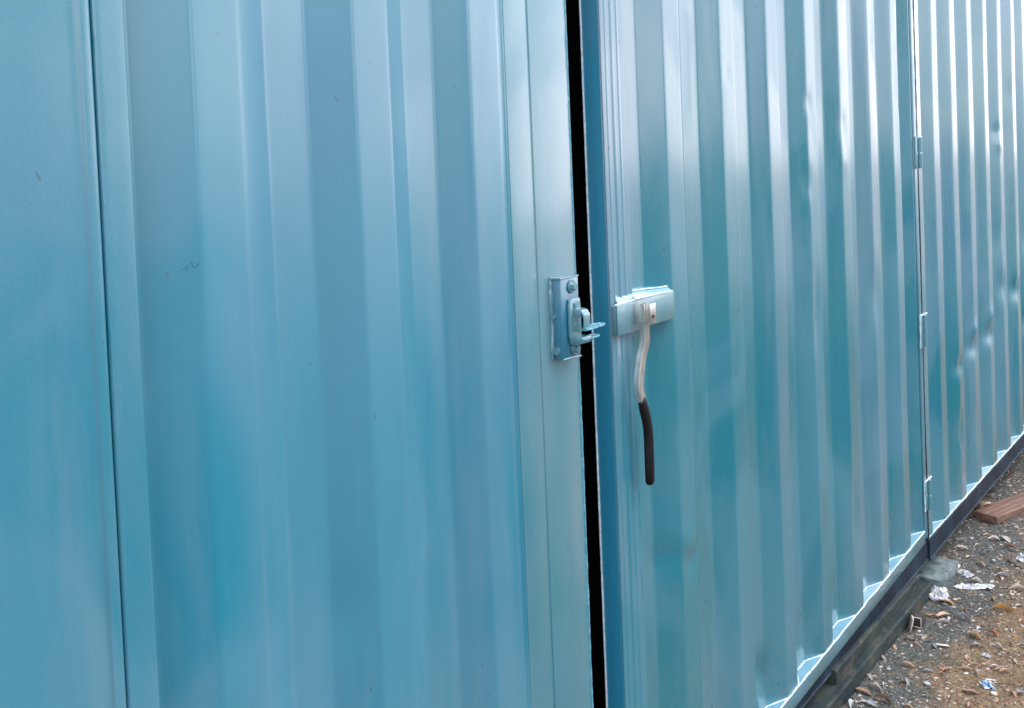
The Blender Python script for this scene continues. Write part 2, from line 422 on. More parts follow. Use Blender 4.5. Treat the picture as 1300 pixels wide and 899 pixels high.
# rails
railz = lambda x: .093 + .012 * (x - 4)
def rail(x0, x1, t0, t1, y0=-.001, y1=.12, n=60, cap=False):
    V, F = [], []
    for i in range(n + 1):
        x = x0 + (x1 - x0) * i / n; tz = t0 + (t1 - t0) * i / n; bz = railz(x)
        wob = .0025 * noise.noise(Vector((x * 4, 1, 1))) + .0012 * noise.noise(Vector((x * 15, 1, 1)))
        w2 = .0025 * noise.noise(Vector((x * 3, 5, 1))) + .001 * noise.noise(Vector((x * 17, 8, 1)))
        V += [(x, y1, tz), (x, y0 + .003 + wob, tz), (x, y0 + wob, tz - .004), (x, y0 + wob, bz + .008 + w2), (x, y0 - .004 + wob, bz + .003 + w2), (x, y0 + .002 + wob, bz + w2), (x, y1, bz)]
    m_ = 7
    for i in range(n):
        for k in range(m_):
            F.append((i * m_ + k, i * m_ + (k + 1) % m_, (i + 1) * m_ + (k + 1) % m_, (i + 1) * m_ + k))
    F += [tuple(range(m_)), tuple(n * m_ + k for k in range(m_))[::-1]]
    return V, F
part('bottom_rail', merge(rail(CX0, 4.15, -.255, zsill(4.15) - .048) if False else rail(1.5, 4.152, zsill(1.5) - .050, zsill(4.152) - .050, .006, n=140),
                          rail(CX0, 1.5, .095, .095, .006, n=20),
                          rail(4.152, CX1, ledge_top(4.152) - .008, ledge_top(CX1) - .008, -.001, n=200)), 'navy', angle=R(35))
lg = part('rail_ledge', box(4.152, CX1, .0005, .075, ledge_top(4.152) - .0075, ledge_top(4.152), .0012, ledge_top(CX1) - .0075, ledge_top(CX1)), 'paint_skylit')
def outline_beads(prof, zf, x0, x1, r, rnd=0, lift=0):
    """thin weld bead following the foot of the pressed sheet"""
    parts = []; P = [p for p in prof if x0 - .1 <= p[0] <= x1 + .1]
    for a, b in zip(P, P[1:]):
        if b[0] < x0 or a[0] > x1 or (abs(a[1]) < .001 and abs(b[1]) < .001 and False): continue
        parts.append(bead((a[0], a[1] - .001, zf(a[0]) + lift), (b[0], b[1] - .001, zf(b[0]) + lift), r, .5, .006, rnd, .0012))
    return merge(*parts)
fixed_prof = [(4.205, 0), (4.262, DEPTH), (4.310, DEPTH)] + corr(fo)
part('weld_bead', outline_beads(fixed_prof, ledge_top, 4.205, 7.2, .0022, 3), 'weld', lg)
part('weld_bead', bead((4.155, .0005, ledge_top(4.155)), (7.4, .0005, ledge_top(7.4)), .0028, .5, .008, 9, .002), 'weld', lg)
part('top_rail', box(CX0, CX1, -.004, .09, ZT - .055, ZT + .05, .004), 'paint_frame')
part('roof', box(CX0, CX1, .09, CYB, ZT, ZT + .03, .003), 'paint')
part('back_wall', box(CX0, CX1, CYB, CYB + .04, .09, ZT, .003), 'paint')
part('end_wall', box(CX0 - .04, CX0, 0, CYB, .09, ZT, .003), 'paint')
part('end_wall', box(CX1, CX1 + .04, 0, CYB, .09, ZT, .003), 'paint')
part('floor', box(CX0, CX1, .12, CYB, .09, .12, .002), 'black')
part('gap_shade_box', merge(box(1.2, 2.8, .26, .28, .13, ZT - .06, 0), box(1.2, 1.22, .06, .26, .13, ZT - .06, 0), box(2.78, 2.8, .06, .26, .13, ZT - .06, 0)), 'black')  # black box added behind the door gap to paint its shade

# ---- left door leaf
ol = [(.865, .943), (1.165, 1.243), (1.451, 1.533)]
prof = [(.766, DEPTH)] + corr(ol, wf=.073, wa=.074)[0:0] + [(.792, DEPTH), (.865, 0), (.943, 0), (1.018, DEPTH), (1.0965, DEPTH), (1.167, 0), (1.243, 0), (1.316, DEPTH), (1.390, DEPTH), (1.452, 0), (1.531, 0), (1.548, .0055), (1.552, .003), (1.575, .003)]
door = part('door', sheet(prof, .10, ZT - .06, .018, .012, r=.005), 'paint_soft'); door['label'] = 'left door leaf with soft wide corrugations'
stile = part('stile', sheet([(.7222, .045), (.7222, 0.002), (.7240, -.001), (.764, -.001), (.768, .003), (.768, .04)], .10, ZT - .06, .02, .01, r=.0025), 'paint_flat', door)
part('weld_bead', bead((.7255, -.0002, .10), (.7255, -.0002, 2.5), .0018, .3, .006, 2, .0008), 'paint_flat', door)
part('door_seam', box(.7206, .7220, .016, .03, .12, ZT - .06, 0), 'rubber')
part('stile', merge(box(1.5560, 1.640, .0008, .040, .10, ZT - .06, .0015), box(1.630, 1.763, -.0015, .045, .10, ZT - .06, .0018)), 'paint_frame', door)
part('weld_bead', merge(bead((1.7585, -.0015, .10), (1.7585, -.0015, 1.27), .0026, .4, .006, 4, .0005), bead((1.7590, -.0012, 1.27), (1.7590, -.0012, 2.5), .0018, .35, .006, 7, .0004)), 'weldb', door)

def scuff(pts, r=.0010):
    return tube(pts, r, 5)
def onleaf(x, z, d=0): return (x, d + dent(x, z) - .0002, z)
part('scuff', merge(scuff([onleaf(.842, 1.571, .012), onleaf(.848, 1.575, .009), onleaf(.846, 1.566, .010)]), scuff([onleaf(.853, 1.579, .0066), onleaf(.856, 1.572, .005), onleaf(.861, 1.577, .0022)])), 'paint_keeper', door)
# ---- keeper on left leaf
kp = part('keeper_plate', box(1.669, 1.7315, -.0255, .002, 1.309, 1.466, .002), 'paint_keeper', door)
kp['label'] = 'thick steel keeper plate'
part('weld_bead', merge(bead((1.667, -.002, 1.308), (1.667, -.002, 1.470), .0040, .6, .006, 11, .003), bead((1.668, -.004, 1.467), (1.670, -.026, 1.467), .0025, .6, .006, 12, .002), bead((1.668, -.024, 1.467), (1.733, -.024, 1.468), .0022, .6, .006, 12, .002),
                        bead((1.669, -.024, 1.309), (1.733, -.024, 1.308), .0020, .5, .006, 13, .002), cyl((1.667, -.012, 1.325), (-1, 0, 0), .008, .006), cyl((1.667, -.008, 1.392), (-1, 0, 0), .005, .005)), 'paint_frame', door)
def bolt(x, z, r=.010, y=-.026):
    return merge(cyl((x, y - .002, z), (0, -1, 0), r * 1.35, .004, 18), cyl((x, y - .007, z), (0, -1, 0), r * .8, .009, 6, .0008))
part('bolt', bolt(1.705, 1.449, .010), 'paint_frame', door)
part('bolt', bolt(1.708, 1.412, .011), 'paint_frame', door)
part('bolt', bolt(1.708, 1.325, .009), 'paint_frame', door)
clev = prism([(1.690, 1.425), (1.724, 1.425), (1.727, 1.405), (1.727, 1.345), (1.716, 1.335), (1.692, 1.335), (1.687, 1.35), (1.687, 1.41)], 'y', -.027, -.033, .0015)
arm1 = prism([(-.030, 1.408), (-.052, 1.404), (-.058, 1.394), (-.058, 1.366), (-.052, 1.362), (-.054, 1.388), (-.030, 1.392)], 'x', 1.699, 1.722, .002)
arm2 = prism([(-.030, 1.352), (-.054, 1.352), (-.056, 1.346), (-.054, 1.338), (-.030, 1.336)], 'x', 1.695, 1.727, .002)
def ring(cx, cy, z, rx, ry, r):
    P = [(cx + rx * math.cos(t), cy + ry * math.sin(t), z) for t in [math.pi * 2 * k / 28 for k in range(28)]]
    V, F = tube(P + [P[0]], r, 8); return V, F[:-2]
jaw1 = merge(tube([(1.700, -.056, 1.3655), (1.735, -.055, 1.3655)], [(.0025, .011)] * 2, 12), ring(1.755, -.048, 1.3655, .026, .010, .0030))
jaw2 = merge(tube([(1.700, -.050, 1.345), (1.730, -.048, 1.345)], [(.0025, .010)] * 2, 12), ring(1.744, -.044, 1.345, .022, .009, .0028))
part('keeper_clevis', merge(clev, arm1, arm2), 'paint_frame', door)
part('keeper_prong', jaw1, 'weldb', door)
part('keeper_prong', jaw2, 'weldb', door)

# ---- right door leaf
orr = [(2.163, 2.240), (2.464, 2.543), (2.755, 2.830), (3.036, 3.110), (3.320, 3.393), (3.600, 3.672), (3.858, 3.930)]
rp = [(1.975, DEPTH)] + [(2.093, DEPTH)] + corr(orr)[0:]
rp = rp[:-1] + [(3.985, DEPTH), (4.035, DEPTH), (4.086, .004), (4.092, .004)]
door2 = part('door', sheet(rp, lambda x: zsill(x) - .004, ZT - .06, .018, .0125, r=.006), 'paint'); door2['label'] = 'right door leaf with tight corrugations'
part('stile', merge(sheet([(1.8875, .046), (1.8875, .002), (1.8895, 0), (1.904, 0), (1.907, -.0014), (1.911, -.0014), (1.914, 0), (1.926, .0004), (1.931, -.0020), (1.937, -.0020), (1.941, .0002), (1.952, 0), (1.955, -.0012), (1.960, -.0010), (1.963, .0004), (1.9825, 0), (1.985, .003), (1.985, .04)], lambda x: zsill(x) - .04, ZT - .06, .02, .012, r=.002)), 'paint_flat', door2)
part('stile_edge', box(1.8862, 1.8872, .003, .0455, zsill(1.9) - .04, ZT - .06, 0), 'paint_edge', door2)['label'] = 'deep blue narrow edge of the leaf facing the gap'
part('lit_edge_lip', merge(bead((1.8845, .0445, .12), (1.8845, .0445, 2.54), .0022, .15, .008, 21, .0003)), 'weld', door2)  # pale strip stands in for light caught along the painted edge
wb = merge(
           
           bead((1.975, .0002, .20), (1.978, .0002, 1.31), .0010, .4, .006, 26, .002), bead((1.8885, -.0005, .15), (1.8885, -.0005, 2.54), .0014, .3, .006, 27, .0003))
part('weld_bead', wb, 'paint_flat', door2)
sill = part('sill', box(1.8875, 4.098, -.001, .060, zsill(1.8875) - .048, zsill(1.8875), .0018, zsill(4.098) - .048, zsill(4.098)), 'paint_sill', door2)
part('sill_lit_top', box(1.9, 4.096, .0015, .058, zsill(1.9) + .0002, zsill(1.9) + .0015, 0, zsill(4.096) + .0002, zsill(4.096) + .0015), 'paint_skylit', door2)  # thin pale skin painting sky light onto the sill top
part('weld_bead', merge(outline_beads(rp[1:], zsill, 2.0, 4.09, .0026, 31, .001), bead((1.9, .000, zsill(1.9)), (4.095, .000, zsill(4.095)), .0026, .5, .008, 33, .002)), 'weld', door2)
part('closing_strip', box(4.0975, 4.134, -.0015, .030, zsill(4.1) - .03, ZT - .06, .0025), 'paint_flat', door2)
part('seam_weld', bead((4.1395, -.001, .17), (4.1395, -.001, 2.55), .0014, .4, .008, 41, .001), 'rubber')
for i, (a, b) in enumerate(((.30, .415), (.930, 1.056), (1.618, 1.737), (2.27, 2.39))):
    h = box(4.098, 4.128, -.007, -.0016, a, b, .0015)
    h2 = box(4.150, 4.186, -.006, -.0005, a, b, .0015)
    hg = part('hinge', merge(h, h2, cyl((4.139, -.009, (a + b) / 2 + .03), (0, 0, 1), .0095, (b - a) * .48, 14), cyl((4.139, -.009, (a + b) / 2 - .031), (0, 0, 1), .0095, (b - a) * .46, 14)), 'paint_frame')
    part('weld_bead', merge(bead((4.10, -.005, b), (4.186, -.005, b), .0030, .5, .005, 50 + i, .0008), bead((4.097, -.004, a), (4.097, -.004, b), .0022, .5, .006, 60 + i, .0008)), 'weld' if i != 2 else 'paint_frame', hg)

# ---- lock bar with its lever
bar = part('lock_bar', merge(box(1.8905, 2.152, -.0105, .004, 1.3225, 1.384, .0008), box(1.8915, 1.9900, -.0155, -.0100, 1.3205, 1.3855, .0012)), 'paint_frame', door2)
gx0, gx1 = 1.912, 2.149
tv = [(gx0, -.0098, 1.3835), (gx0, .040, 1.383), (gx0, .040, 1.409), (gx0, .006, 1.407), (gx0, -.0092, 1.388),
      (gx1, -.0098, 1.3835), (gx1, .040, 1.383), (gx1, .040, 1.397), (gx1, .006, 1.396), (gx1, -.0092, 1.3855)]
tf = [(0, 1, 2, 3, 4)[::-1], (5, 6, 7, 8, 9)] + [(k, (k + 1) % 5, (k + 1) % 5 + 5, k + 5) for k in range(5)]
part('lock_bar_gusset', (tv, tf), 'paint_skylit', door2, False)  # pale colour stands in for light on the upward slope
part('weld_bead', merge(bead((1.892, -.010, 1.386), (1.985, -.012, 1.388), .0024, .5, .005, 71, .0008), bead((1.914, .004, 1.408), (2.148, .004, 1.397), .0018, .5, .005, 72, .0008),
                        bead((1.985, -.011, 1.389), (2.148, -.0095, 1.386), .0016, .5, .005, 75, .0008), bead((1.912, -.006, 1.388), (1.912, .005, 1.408), .0030, .5, .004, 77, .001),
                        bead((1.97, -.010, 1.390), (2.00, -.010, 1.392), .0065, .5, .005, 73, .002)), 'weld', door2)
# lever: cheeks, rivet, cranked flat arm, rubber grip   (front of the wall = negative y)
yb = -.030
part('lever_bracket', merge(box(1.968, 1.9705, -.046, -.010, 1.338, 1.384, .001), box(1.974, 2.000, -.048, -.0445, 1.336, 1.380, .0012), box(1.960, 1.9625, -.042, -.010, 1.340, 1.382, .001)), 'galv', door2)
part('rivet', cyl((1.985, -.049, 1.352), (0, -1, 0), .0035, .004, 12, .0006), 'cut', door2)
arm = [(1.977, yb - .008, 1.372), (1.979, yb - .006, 1.350), (1.980, yb - .004, 1.325), (1.981, yb - .003, 1.300), (1.978, yb - .002, 1.286), (1.970, yb, 1.268), (1.963, yb, 1.250), (1.958, yb, 1.232), (1.954, yb, 1.214), (1.952, yb, 1.198), (1.954, yb, 1.186), (1.960, yb, 1.172), (1.966, yb, 1.160)]
part('lever', tube(arm, [(.0098, .0022)] * 3 + [(.0106, .0024)] * (len(arm) - 3), 16, flat=True), 'galv', door2)
side = [(a[0] - .0106, a[1] + .005, a[2]) for a in arm[1:]]
part('lever_flange', tube(side, [(.0013, .0065)] * len(side), 12, flat=True), 'galv', door2)
gp = [(1.956, yb + .001, 1.172), (1.959, yb + .001, 1.168), (1.965, yb + .001, 1.150), (1.971, yb, 1.130), (1.976, yb, 1.110), (1.978, yb, 1.085), (1.978, yb, 1.05), (1.9775, yb, 1.01), (1.977, yb, .990), (1.9765, yb, .984), (1.976, yb, .981)]
part('lever_grip', tube(gp, [(.0118, .007), (.0128, .0085)] + [(.0136, .0095)] * 6 + [(.0130, .009), (.0108, .007), (.006, .003)], 20), 'grip', door2)

# ------------------------------------------------------------------ supports and things by the rail
bm_ = empty('steel_beam', (1.9, .04, 0)); tag(bm_, 'weathered green grey steel beam lying on the dirt under the container rail', 'beam')
V, F = rail(0, 1, 0, 0, n=1)
def longbox(x0, x1, y0, y1, z0, z1, n=80, am=.0025):
    V, F = [], []
    for i in range(n + 1):
        x = x0 + (x1 - x0) * i / n
        a = am * noise.noise(Vector((x * 6, 2, 2))); b = am * noise.noise(Vector((x * 8, 9, 2)))
        V += [(x, y1, z0), (x, y1, z1 + b), (x, y0 + .006 + a, z1 + b), (x, y0 + a, z1 - .006 + b), (x, y0 + a * .5, z0)]
    for i in range(n):
        for k in range(5): F.append((i * 5 + k, i * 5 + (k + 1) % 5, (i + 1) * 5 + (k + 1) % 5, (i + 1) * 5 + k))
    F += [tuple(range(5)), tuple(n * 5 + k for k in range(5))[::-1]]
    return V, F
part('lower_flange', longbox(-.5, 4.040, -.034, .14, -.01, .050), 'beam', bm_)
part('web', longbox(3.105, 3.985, -.0085, .08, .0495, .094, 60, .0015), 'beam', bm_)
sl = mesh('concrete_slab', *box(-.121, .121, -.044, .08, -.02, .036, .003), 'slab', None, True, R(40)); sl.location = (4.226, -.012, .004); sl.rotation_euler = (R(.8), 0, R(.4))
tag(sl, 'flat green grey slab poking out from under the container rail', 'slab')

def place(o, x, y, rz=0, rx=0, ry=0, dz=0):
    o.location = (x, y, gz(x, y) + dz); o.rotation_euler = (R(rx), R(ry), R(rz)); return o
# brown plank
pk = mesh('wooden_plank', *box(0, .62, 0, .115, 0, .036, .003, seg=3), 'wood', None, True, R(50))
ang = math.degrees(math.atan2(-.067, .202))
place(pk, 4.968, -.064, ang, 0, 0, .002)
tag(pk, 'reddish brown sawn plank lying on the dirt near the far rail', 'plank')
# plank's rear face starts 8 cm toward the wall
# husk (broken cream shell)
def blob(nm, mat, rx, ry, rz, seed, amp=.3, freq=3, sub=4):
    bm = bmesh.new(); bmesh.ops.create_icosphere(bm, subdivisions=sub, radius=1)
    for v in bm.verts:
        d = 1 + amp * noise.noise(v.co * freq + Vector((seed, seed * 2, 1))) + amp * .4 * noise.noise(v.co * freq * 3 + Vector((seed, 0, 1)))
        v.co = Vector((v.co.x * rx * d, v.co.y * ry * d, max(-.25 * rz, v.co.z * rz * d)))
    V, F = from_bm(bm); return mesh(nm, V, F, mat, None, True)
# crushed husk with layered ribs
parts = []
for k in range(4):
    a0 = -.6 + k * .35; P = []
    for t in range(9):
        th = math.pi * t / 8; P.append((.036 * math.cos(th) * (1 - .12 * k), -.018 + k * .016 + .006 * math.sin(3 * th), .034 * math.sin(th) * (1 - .1 * k) + .003))
    parts.append(tube(P, [(.0045, .0085)] * 9, 8))
hk = mesh('husk', *merge(*parts), 'husk'); place(hk, 5.14, .03, -30, 0, 0, .002); tag(hk, 'cream curled husk at the rail behind the end of the brown plank', 'husk')
# square tube end
tb = []
o_ = empty('square_tube', (3.72, -.055, 0)); tag(o_, 'short piece of dark square steel tube with pale rim beside the beam', 'tube')
def sqtube(cx, cy, cz, s, L, t=.0025):
    return merge(box(cx, cx + L, cy - s, cy + s, cz - s, cz - s + t, .0005), box(cx, cx + L, cy - s, cy + s, cz + s - t, cz + s, .0005),
                 box(cx, cx + L, cy - s, cy - s + t, cz - s + t, cz + s - t, .0004), box(cx, cx + L, cy + s - t, cy + s, cz - s + t, cz + s - t, .0004))
q = part('tube_wall', sqtube(3.742, -.064, .019, .0175, .055), 'cut', o_)
part('tube_rim', sqtube(3.7395, -.064, .019, .0178, .0024, .002), 'leaf_pale', o_)
part('tube_inside', box(3.752, 3.79, -.0765, -.0475, .0048, .0335, 0), 'cut', o_)
pl_ = mesh('metal_strip', *box(-.02, .02, -.0015, .0015, 0, .050, .0005), 'leaf_pale', None, True, R(40)); place(pl_, 3.715, -.048, 25, 14, 0, 0)
tag(pl_, 'thin pale metal strip leaning upright next to the dark square tube', 'strip')

# crumpled plastic, rags
def rag(nm, mat, L, W, H, seed, lab, cat, x, y, rz, nx=40, ny=22, fold=7):
    V, F = [], []
    for j in range(ny + 1):
        for i in range(nx + 1):
            u, v = i / nx - .5, j / ny - .5
            e = 1 - .35 * noise.noise(Vector((seed + u * 3, v * 3, 1)))
            px, py = u * L * e, v * W * (1 - .5 * abs(noise.noise(Vector((seed, u * 5, 3)))))
            h = abs(noise.noise(Vector((u * fold + seed, v * fold * .6, 2)))) * 1.6 + .5 * abs(noise.noise(Vector((u * fold * 3, v * fold * 2 + seed, 5))))
            edge = min(1, 4.5 * (.5 - abs(u)) + .1) * min(1, 4.5 * (.5 - abs(v)) + .1)
            px += .18 * W * noise.noise(Vector((u * 6, v * 6, seed))); py += .22 * W * noise.noise(Vector((u * 7, v * 5, seed + 4)))
            V.append((px, py, .003 + H * h * edge))
    n = nx + 1
    for j in range(ny):
        for i in range(nx): F.append((j * n + i, j * n + i + 1, (j + 1) * n + i + 1, (j + 1) * n + i))
    o = mesh(nm, V, F, mat); place(o, x, y, rz); tag(o, lab, cat); return o
rag('plastic_scrap', 'plastic', .14, .06, .016, 3.1, 'crumpled white plastic scrap at the end of the green grey beam', 'plastic scrap', 4.075, -.055, 20)
rag('plastic_scrap', 'plastic', .14, .045, .008, 8.4, 'long flattened white plastic strip on the dirt, past the crumpled white scrap', 'plastic scrap', 4.20, -.150, -55)
rag('plastic_scrap', 'plastic', .07, .045, .014, 5.5, 'small crumpled white scrap in front of the grey slab corner', 'plastic scrap', 4.33, -.085, 40)
rag('plastic_scrap', 'plastic', .08, .06, .016, 2.2, 'crumpled pale scrap lying behind a stick at the right edge', 'plastic scrap', 4.60, -.250, 10)
rag('candy_wrapper', 'paperb', .045, .040, .012, 6.6, 'crumpled blue and white wrapper on brown dirt at lower right', 'wrapper', 3.440, -.365, 30)
rag('paper_scrap', 'plastic', .030, .022, .008, 9.6, 'crumpled white paper bit on the brown dirt above the blue wrapper', 'paper scrap', 3.655, -.315, 80)
def disc(nm, r, h, mat, x, y, lab, cat, tilt=0):
    V, F = cyl((0, 0, h / 2), (0, 0, 1), r, h, 24, .0012)
    V = [Vector((v[0] * (1 + .18 * noise.noise(Vector(v) * 60)), v[1] * 1.1 * (1 + .18 * noise.noise(Vector(v) * 50 + Vector((4, 0, 0)))), v[2])) for v in V]
    o = mesh(nm, V, F, mat, None, True, R(40)); place(o, x, y, 20, tilt, 0, .001); tag(o, lab, cat)
disc('bottle_cap', .0095, .005, 'leaf_grey', 3.353, -.208, 'pale grey round disc lying alone on dark grit near the bottom edge', 'disc', 10)
disc('pebble', .0085, .006, 'leaf_pale', 3.395, -.395, 'pale flat pebble just below the blue and white wrapper', 'pebble', 6)
disc('pebble', .0065, .007, 'plastic', 4.51, -.150, 'small white pebble on grey grit above the plastic strip', 'pebble')
disc('plastic_cup', .024, .010, 'plastic', 4.028, -.043, 'round white crushed cup against the beam end', 'cup', 30)
def stick(x0, y0, x1, y1, r, lab, mat='stick', z=.004, seed=0):
    L = math.hypot(x1 - x0, y1 - y0)
    P = [(L * t / 8, .006 * noise.noise(Vector((t * .6, seed, 0))), .002 * math.sin(t)) for t in range(9)]
    o = mesh('twig', *tube(P, [r * (1 - .05 * t) for t in range(9)], 7), mat)
    o.location = (x0, y0, gz(x0, y0) + z); o.rotation_euler = (0, 0, math.atan2(y1 - y0, x1 - x0)); tag(o, lab, 'twig')
stick(3.631, -.053, 3.656, -.138, .0020, 'dark thin twig on grey grit in front of the beam', seed=1)
stick(3.458, -.385, 3.500, -.480, .0014, 'hair thin brown twig beside the blue wrapper', seed=2)
stick(4.548, -.195, 4.475, -.268, .0035, 'straight dark stick at the right edge in front of pale scrap', seed=3)
stick(4.205, -.280, 4.245, -.268, .0020, 'short pale splinter on the dirt at the right', 'leaf_pale', seed=4)
stick(3.665, -.190, 3.70, -.185, .0012, 'tiny pale splinter standing behind the cut pale stick', 'leaf_pale', .008, seed=5)
ps = mesh('wood_chip', *box(-.004, .004, -.020, .020, 0, .005, .001), 'leaf_pale', None, True, R(40)); place(ps, 3.645, -.177, 15, 0, 0, .002)
tag(ps, 'short pale cut stick lying on grey grit left of the brown dirt', 'wood chip')

# ------------------------------------------------------------------ leaves
LEAF = {}
def leaf_mesh(kind):
    L, W, curl, cup, sd = kind
    V, F = [], []; nx, ny = 14, 6
    for i in range(nx + 1):
        u = i / nx; wd = W * math.sin(math.pi * min(1, u * .98 + .01)) ** .75 * (1 - .25 * u)
        for j in range(ny + 1):
            v = j / ny * 2 - 1
            y = v * wd / 2; x = (u - .5) * L
            z = cup * (v * v) * wd + curl * math.sin(math.pi * u) * L * .35 + .0035 * noise.noise(Vector((u * 5 + sd, v * 2, sd)))
            y *= 1 - .35 * cup
            x += .08 * L * noise.noise(Vector((u * 2, v * 1.3, sd)))
            V.append((x, y + .10 * L * math.sin(u * 3 + sd), z))
    n = ny + 1
    for i in range(nx):
        for j in range(ny): F.append((i * n + j, (i + 1) * n + j, (i + 1) * n + j + 1, i * n + j + 1))
    zmin = min(v[2] for v in V)
    return [(a, b, c - zmin) for a, b, c in V], F
KINDS = [(.040, .016, .25, .5, 1), (.034, .018, -.1, .7, 2), (.046, .013, .15, .9, 3), (.032, .015, .30, .5, 4), (.038, .020, .1, .35, 5)]
def leaf(k, mat, x, y, rz, sc, lab=None, group=None, tilt=0):
    key = (k, mat)
    if key not in LEAF:
        V, F = leaf_mesh(KINDS[k]); me = bpy.data.meshes.new('dry_leaf'); me.from_pydata(V, [], F); me.materials.append(M[mat])
        me.polygons.foreach_set('use_smooth', [True] * len(F)); LEAF[key] = me
    o = bpy.data.objects.new('dry_leaf', LEAF[key]); col.objects.link(o)
    o.location = (x, y, gz(x, y) + .0015); o.rotation_euler = (R(tilt), R(random.uniform(-8, 8)), R(rz)); o.scale = (sc,) * 3
    tag(o, lab, 'leaf', group or 'dry leaves on the dirt'); return o
named = [
 (0, 'leaf_tan', 3.444, -.121, 100, .62, 'single tan pointed leaf lying alone on dark grit at the bottom'),
 (4, 'leaf_brown', 3.201, -.055, 80, .85, 'broad curved brown leaf at the foot of the beam near the bottom edge'),
 (2, 'leaf_pale', 3.241, -.081, 70, .75, 'long whitish leaf just beyond the broad brown leaf by the beam'),
 (3, 'leaf_pale', 3.295, -.044, 40, .65, 'curled pale leaf touching the beam side'),
 (1, 'leaf_pale', 3.449, -.040, 70, .55, 'cupped pale leaf against the beam halfway along'),
 (1, 'leaf_tan', 3.551, -.050, 20, .45, 'small pinkish tan leaf close to the beam before the square tube'),
 (4, 'leaf_tan', 3.892, -.112, 120, .85, 'wide tan leaf lying past the square tube, above a pale leaf'),
 (2, 'leaf_pale', 3.839, -.132, 115, .60, 'narrow pale leaf just in front of the wide tan leaf'),
 (2, 'leaf_grey', 3.905, -.178, 75, .85, 'grey rolled leaf to the right of the tan leaf pair'),
 (2, 'leaf_gold', 4.037, -.285, 110, 1.05, 'long golden brown leaf with dark shadow on the right'),
 (3, 'leaf_red', 3.824, -.295, 60, .85, 'reddish curled leaf on brown dirt at mid right'),
 (1, 'leaf_tan', 3.769, -.251, 80, .85, 'tan cupped leaf left of the reddish curled leaf'),
 (2, 'leaf_pale', 3.737, -.334, 60, .6, 'slim pale leaf below and right of the reddish leaf'),
 (0, 'leaf_tan', 3.521, -.283, 110, .55, 'small tan leaf at the left of the tan group on brown dirt'),
 (2, 'leaf_pale', 3.506, -.318, 40, .6, 'narrow pale leaf lying across the middle of the tan group'),
 (4, 'leaf_brown', 3.367, -.334, 90, .75, 'broad brown leaf left of the blue wrapper'),
 (3, 'leaf_grey', 3.332, -.149, 30, .70, 'grey leaf with a curled tip below the single tan leaf'),
 (1, 'leaf_pale', 3.655, -.404, 50, .45, 'small pale leaf on the orange dirt at the right edge'),
 (0, 'leaf_grey', 3.108, -.055, 20, .75, 'grey broad leaf lowest by the beam at the bottom edge'),
 (4, 'leaf_grey', 3.142, -.096, 60, .75, 'grey leaf right of the lowest leaf by the beam'),
 (2, 'leaf_brown', 3.182, -.125, 70, .8, 'brown rolled leaf at the bottom edge, right of the grey leaves'),
 (0, 'leaf_tan', 3.554, -.394, 130, .55, 'tan leaf between the blue wrapper and the right edge'),
 (3, 'leaf_tan', 3.427, -.446, 20, .7, 'tan curled leaf in the bottom right corner'),
 (1, 'leaf_tan', 3.559, -.303, 100, .55, 'light tan leaf above the tan group on the brown dirt'),
 (0, 'leaf_pale', 3.581, -.358, 120, .5, 'pale leaf right of the tan group on the brown dirt'),
 (4, 'leaf_gold', 4.009, -.095, 80, .9, 'yellow orange leaf on the crumpled white plastic scrap'),
 (1, 'leaf_pale', 4.254, -.145, 80, .85, 'cupped white leaf at the head of the flattened plastic strip'),
 (0, 'leaf_gold', 3.865, -.062, 110, .55, 'small golden leaf touching the square tube'),
 (2, 'leaf_pale', 4.272, -.291, 110, .85, 'long pale leaf at the right edge level with the plastic strip'),
 (3, 'leaf_tan', 4.449, -.112, 60, .75, 'curled tan leaf beyond the slab on grey grit'),
 (0, 'leaf_tan', 4.424, -.197, 60, .6, 'pinkish tan leaf in front of the white pebble'),
 (1, 'leaf_grey', 4.369, -.215, 110, .75, 'grey leaf in front of the pinkish tan leaf'),
 (4, 'leaf_pale', 4.793, -.134, 30, 1.1, 'largest pale leaf in front of the brown plank'),
 (0, 'leaf_red', 4.699, -.175, 80, .75, 'reddish leaf in front of the largest pale leaf'),
 (3, 'leaf_pale', 4.768, -.092, 100, .95, 'pale curled leaf left of the largest pale leaf'),
 (0, 'leaf_pale', 4.590, -.004, 110, .8, 'pale leaf in the shade of the rail beyond the slab'),
 (2, 'leaf_grey', 4.681, .008, 110, .6, 'narrow grey leaf deepest in the shade of the rail'),
 (3, 'leaf_pale', 4.389, -.045, 0, .65, 'white curled leaf at the far corner of the slab'),
 (1, 'leaf_tan', 4.119, -.235, 40, .65, 'small tan leaf at the near end of the plastic strip')]
for k, mt, x, y, rz, sc, lb in named: leaf(k, mt, x, y, rz, sc * 1.75, lb, tilt=random.uniform(-14, 14))
mats = ['leaf_tan', 'leaf_pale', 'leaf_brown', 'leaf_grey', 'leaf_tan', 'leaf_red']
avoid = [(4.23, -.03, .16), (4.07, -.05, .06), (3.75, -.06, .05)]
adj = {'leaf_tan': 'tan', 'leaf_pale': 'pale', 'leaf_brown': 'brown', 'leaf_grey': 'grey', 'leaf_red': 'reddish'}
cnt = 0
while cnt < 230:
    x = 3.05 + 3.3 * random.random() ** 1.1; y = random.uniform(-.62, .12)
    lim = -.04 if x < 4.1 else .10
    if y > lim or any(math.hypot(x - a, y - b) < c for a, b, c in avoid): continue
    if 4.9 < x < 5.6 and -.3 < y < .06: continue
    mt = random.choice(mats)
    leaf(random.randrange(5), mt, x, y, random.uniform(0, 360), random.uniform(.4, 1.0),
         'small dry %s leaf scattered on the gravelly dirt' % adj[mt], 'small %s leaves scattered on the dirt' % adj[mt], random.uniform(-20, 20)); cnt += 1

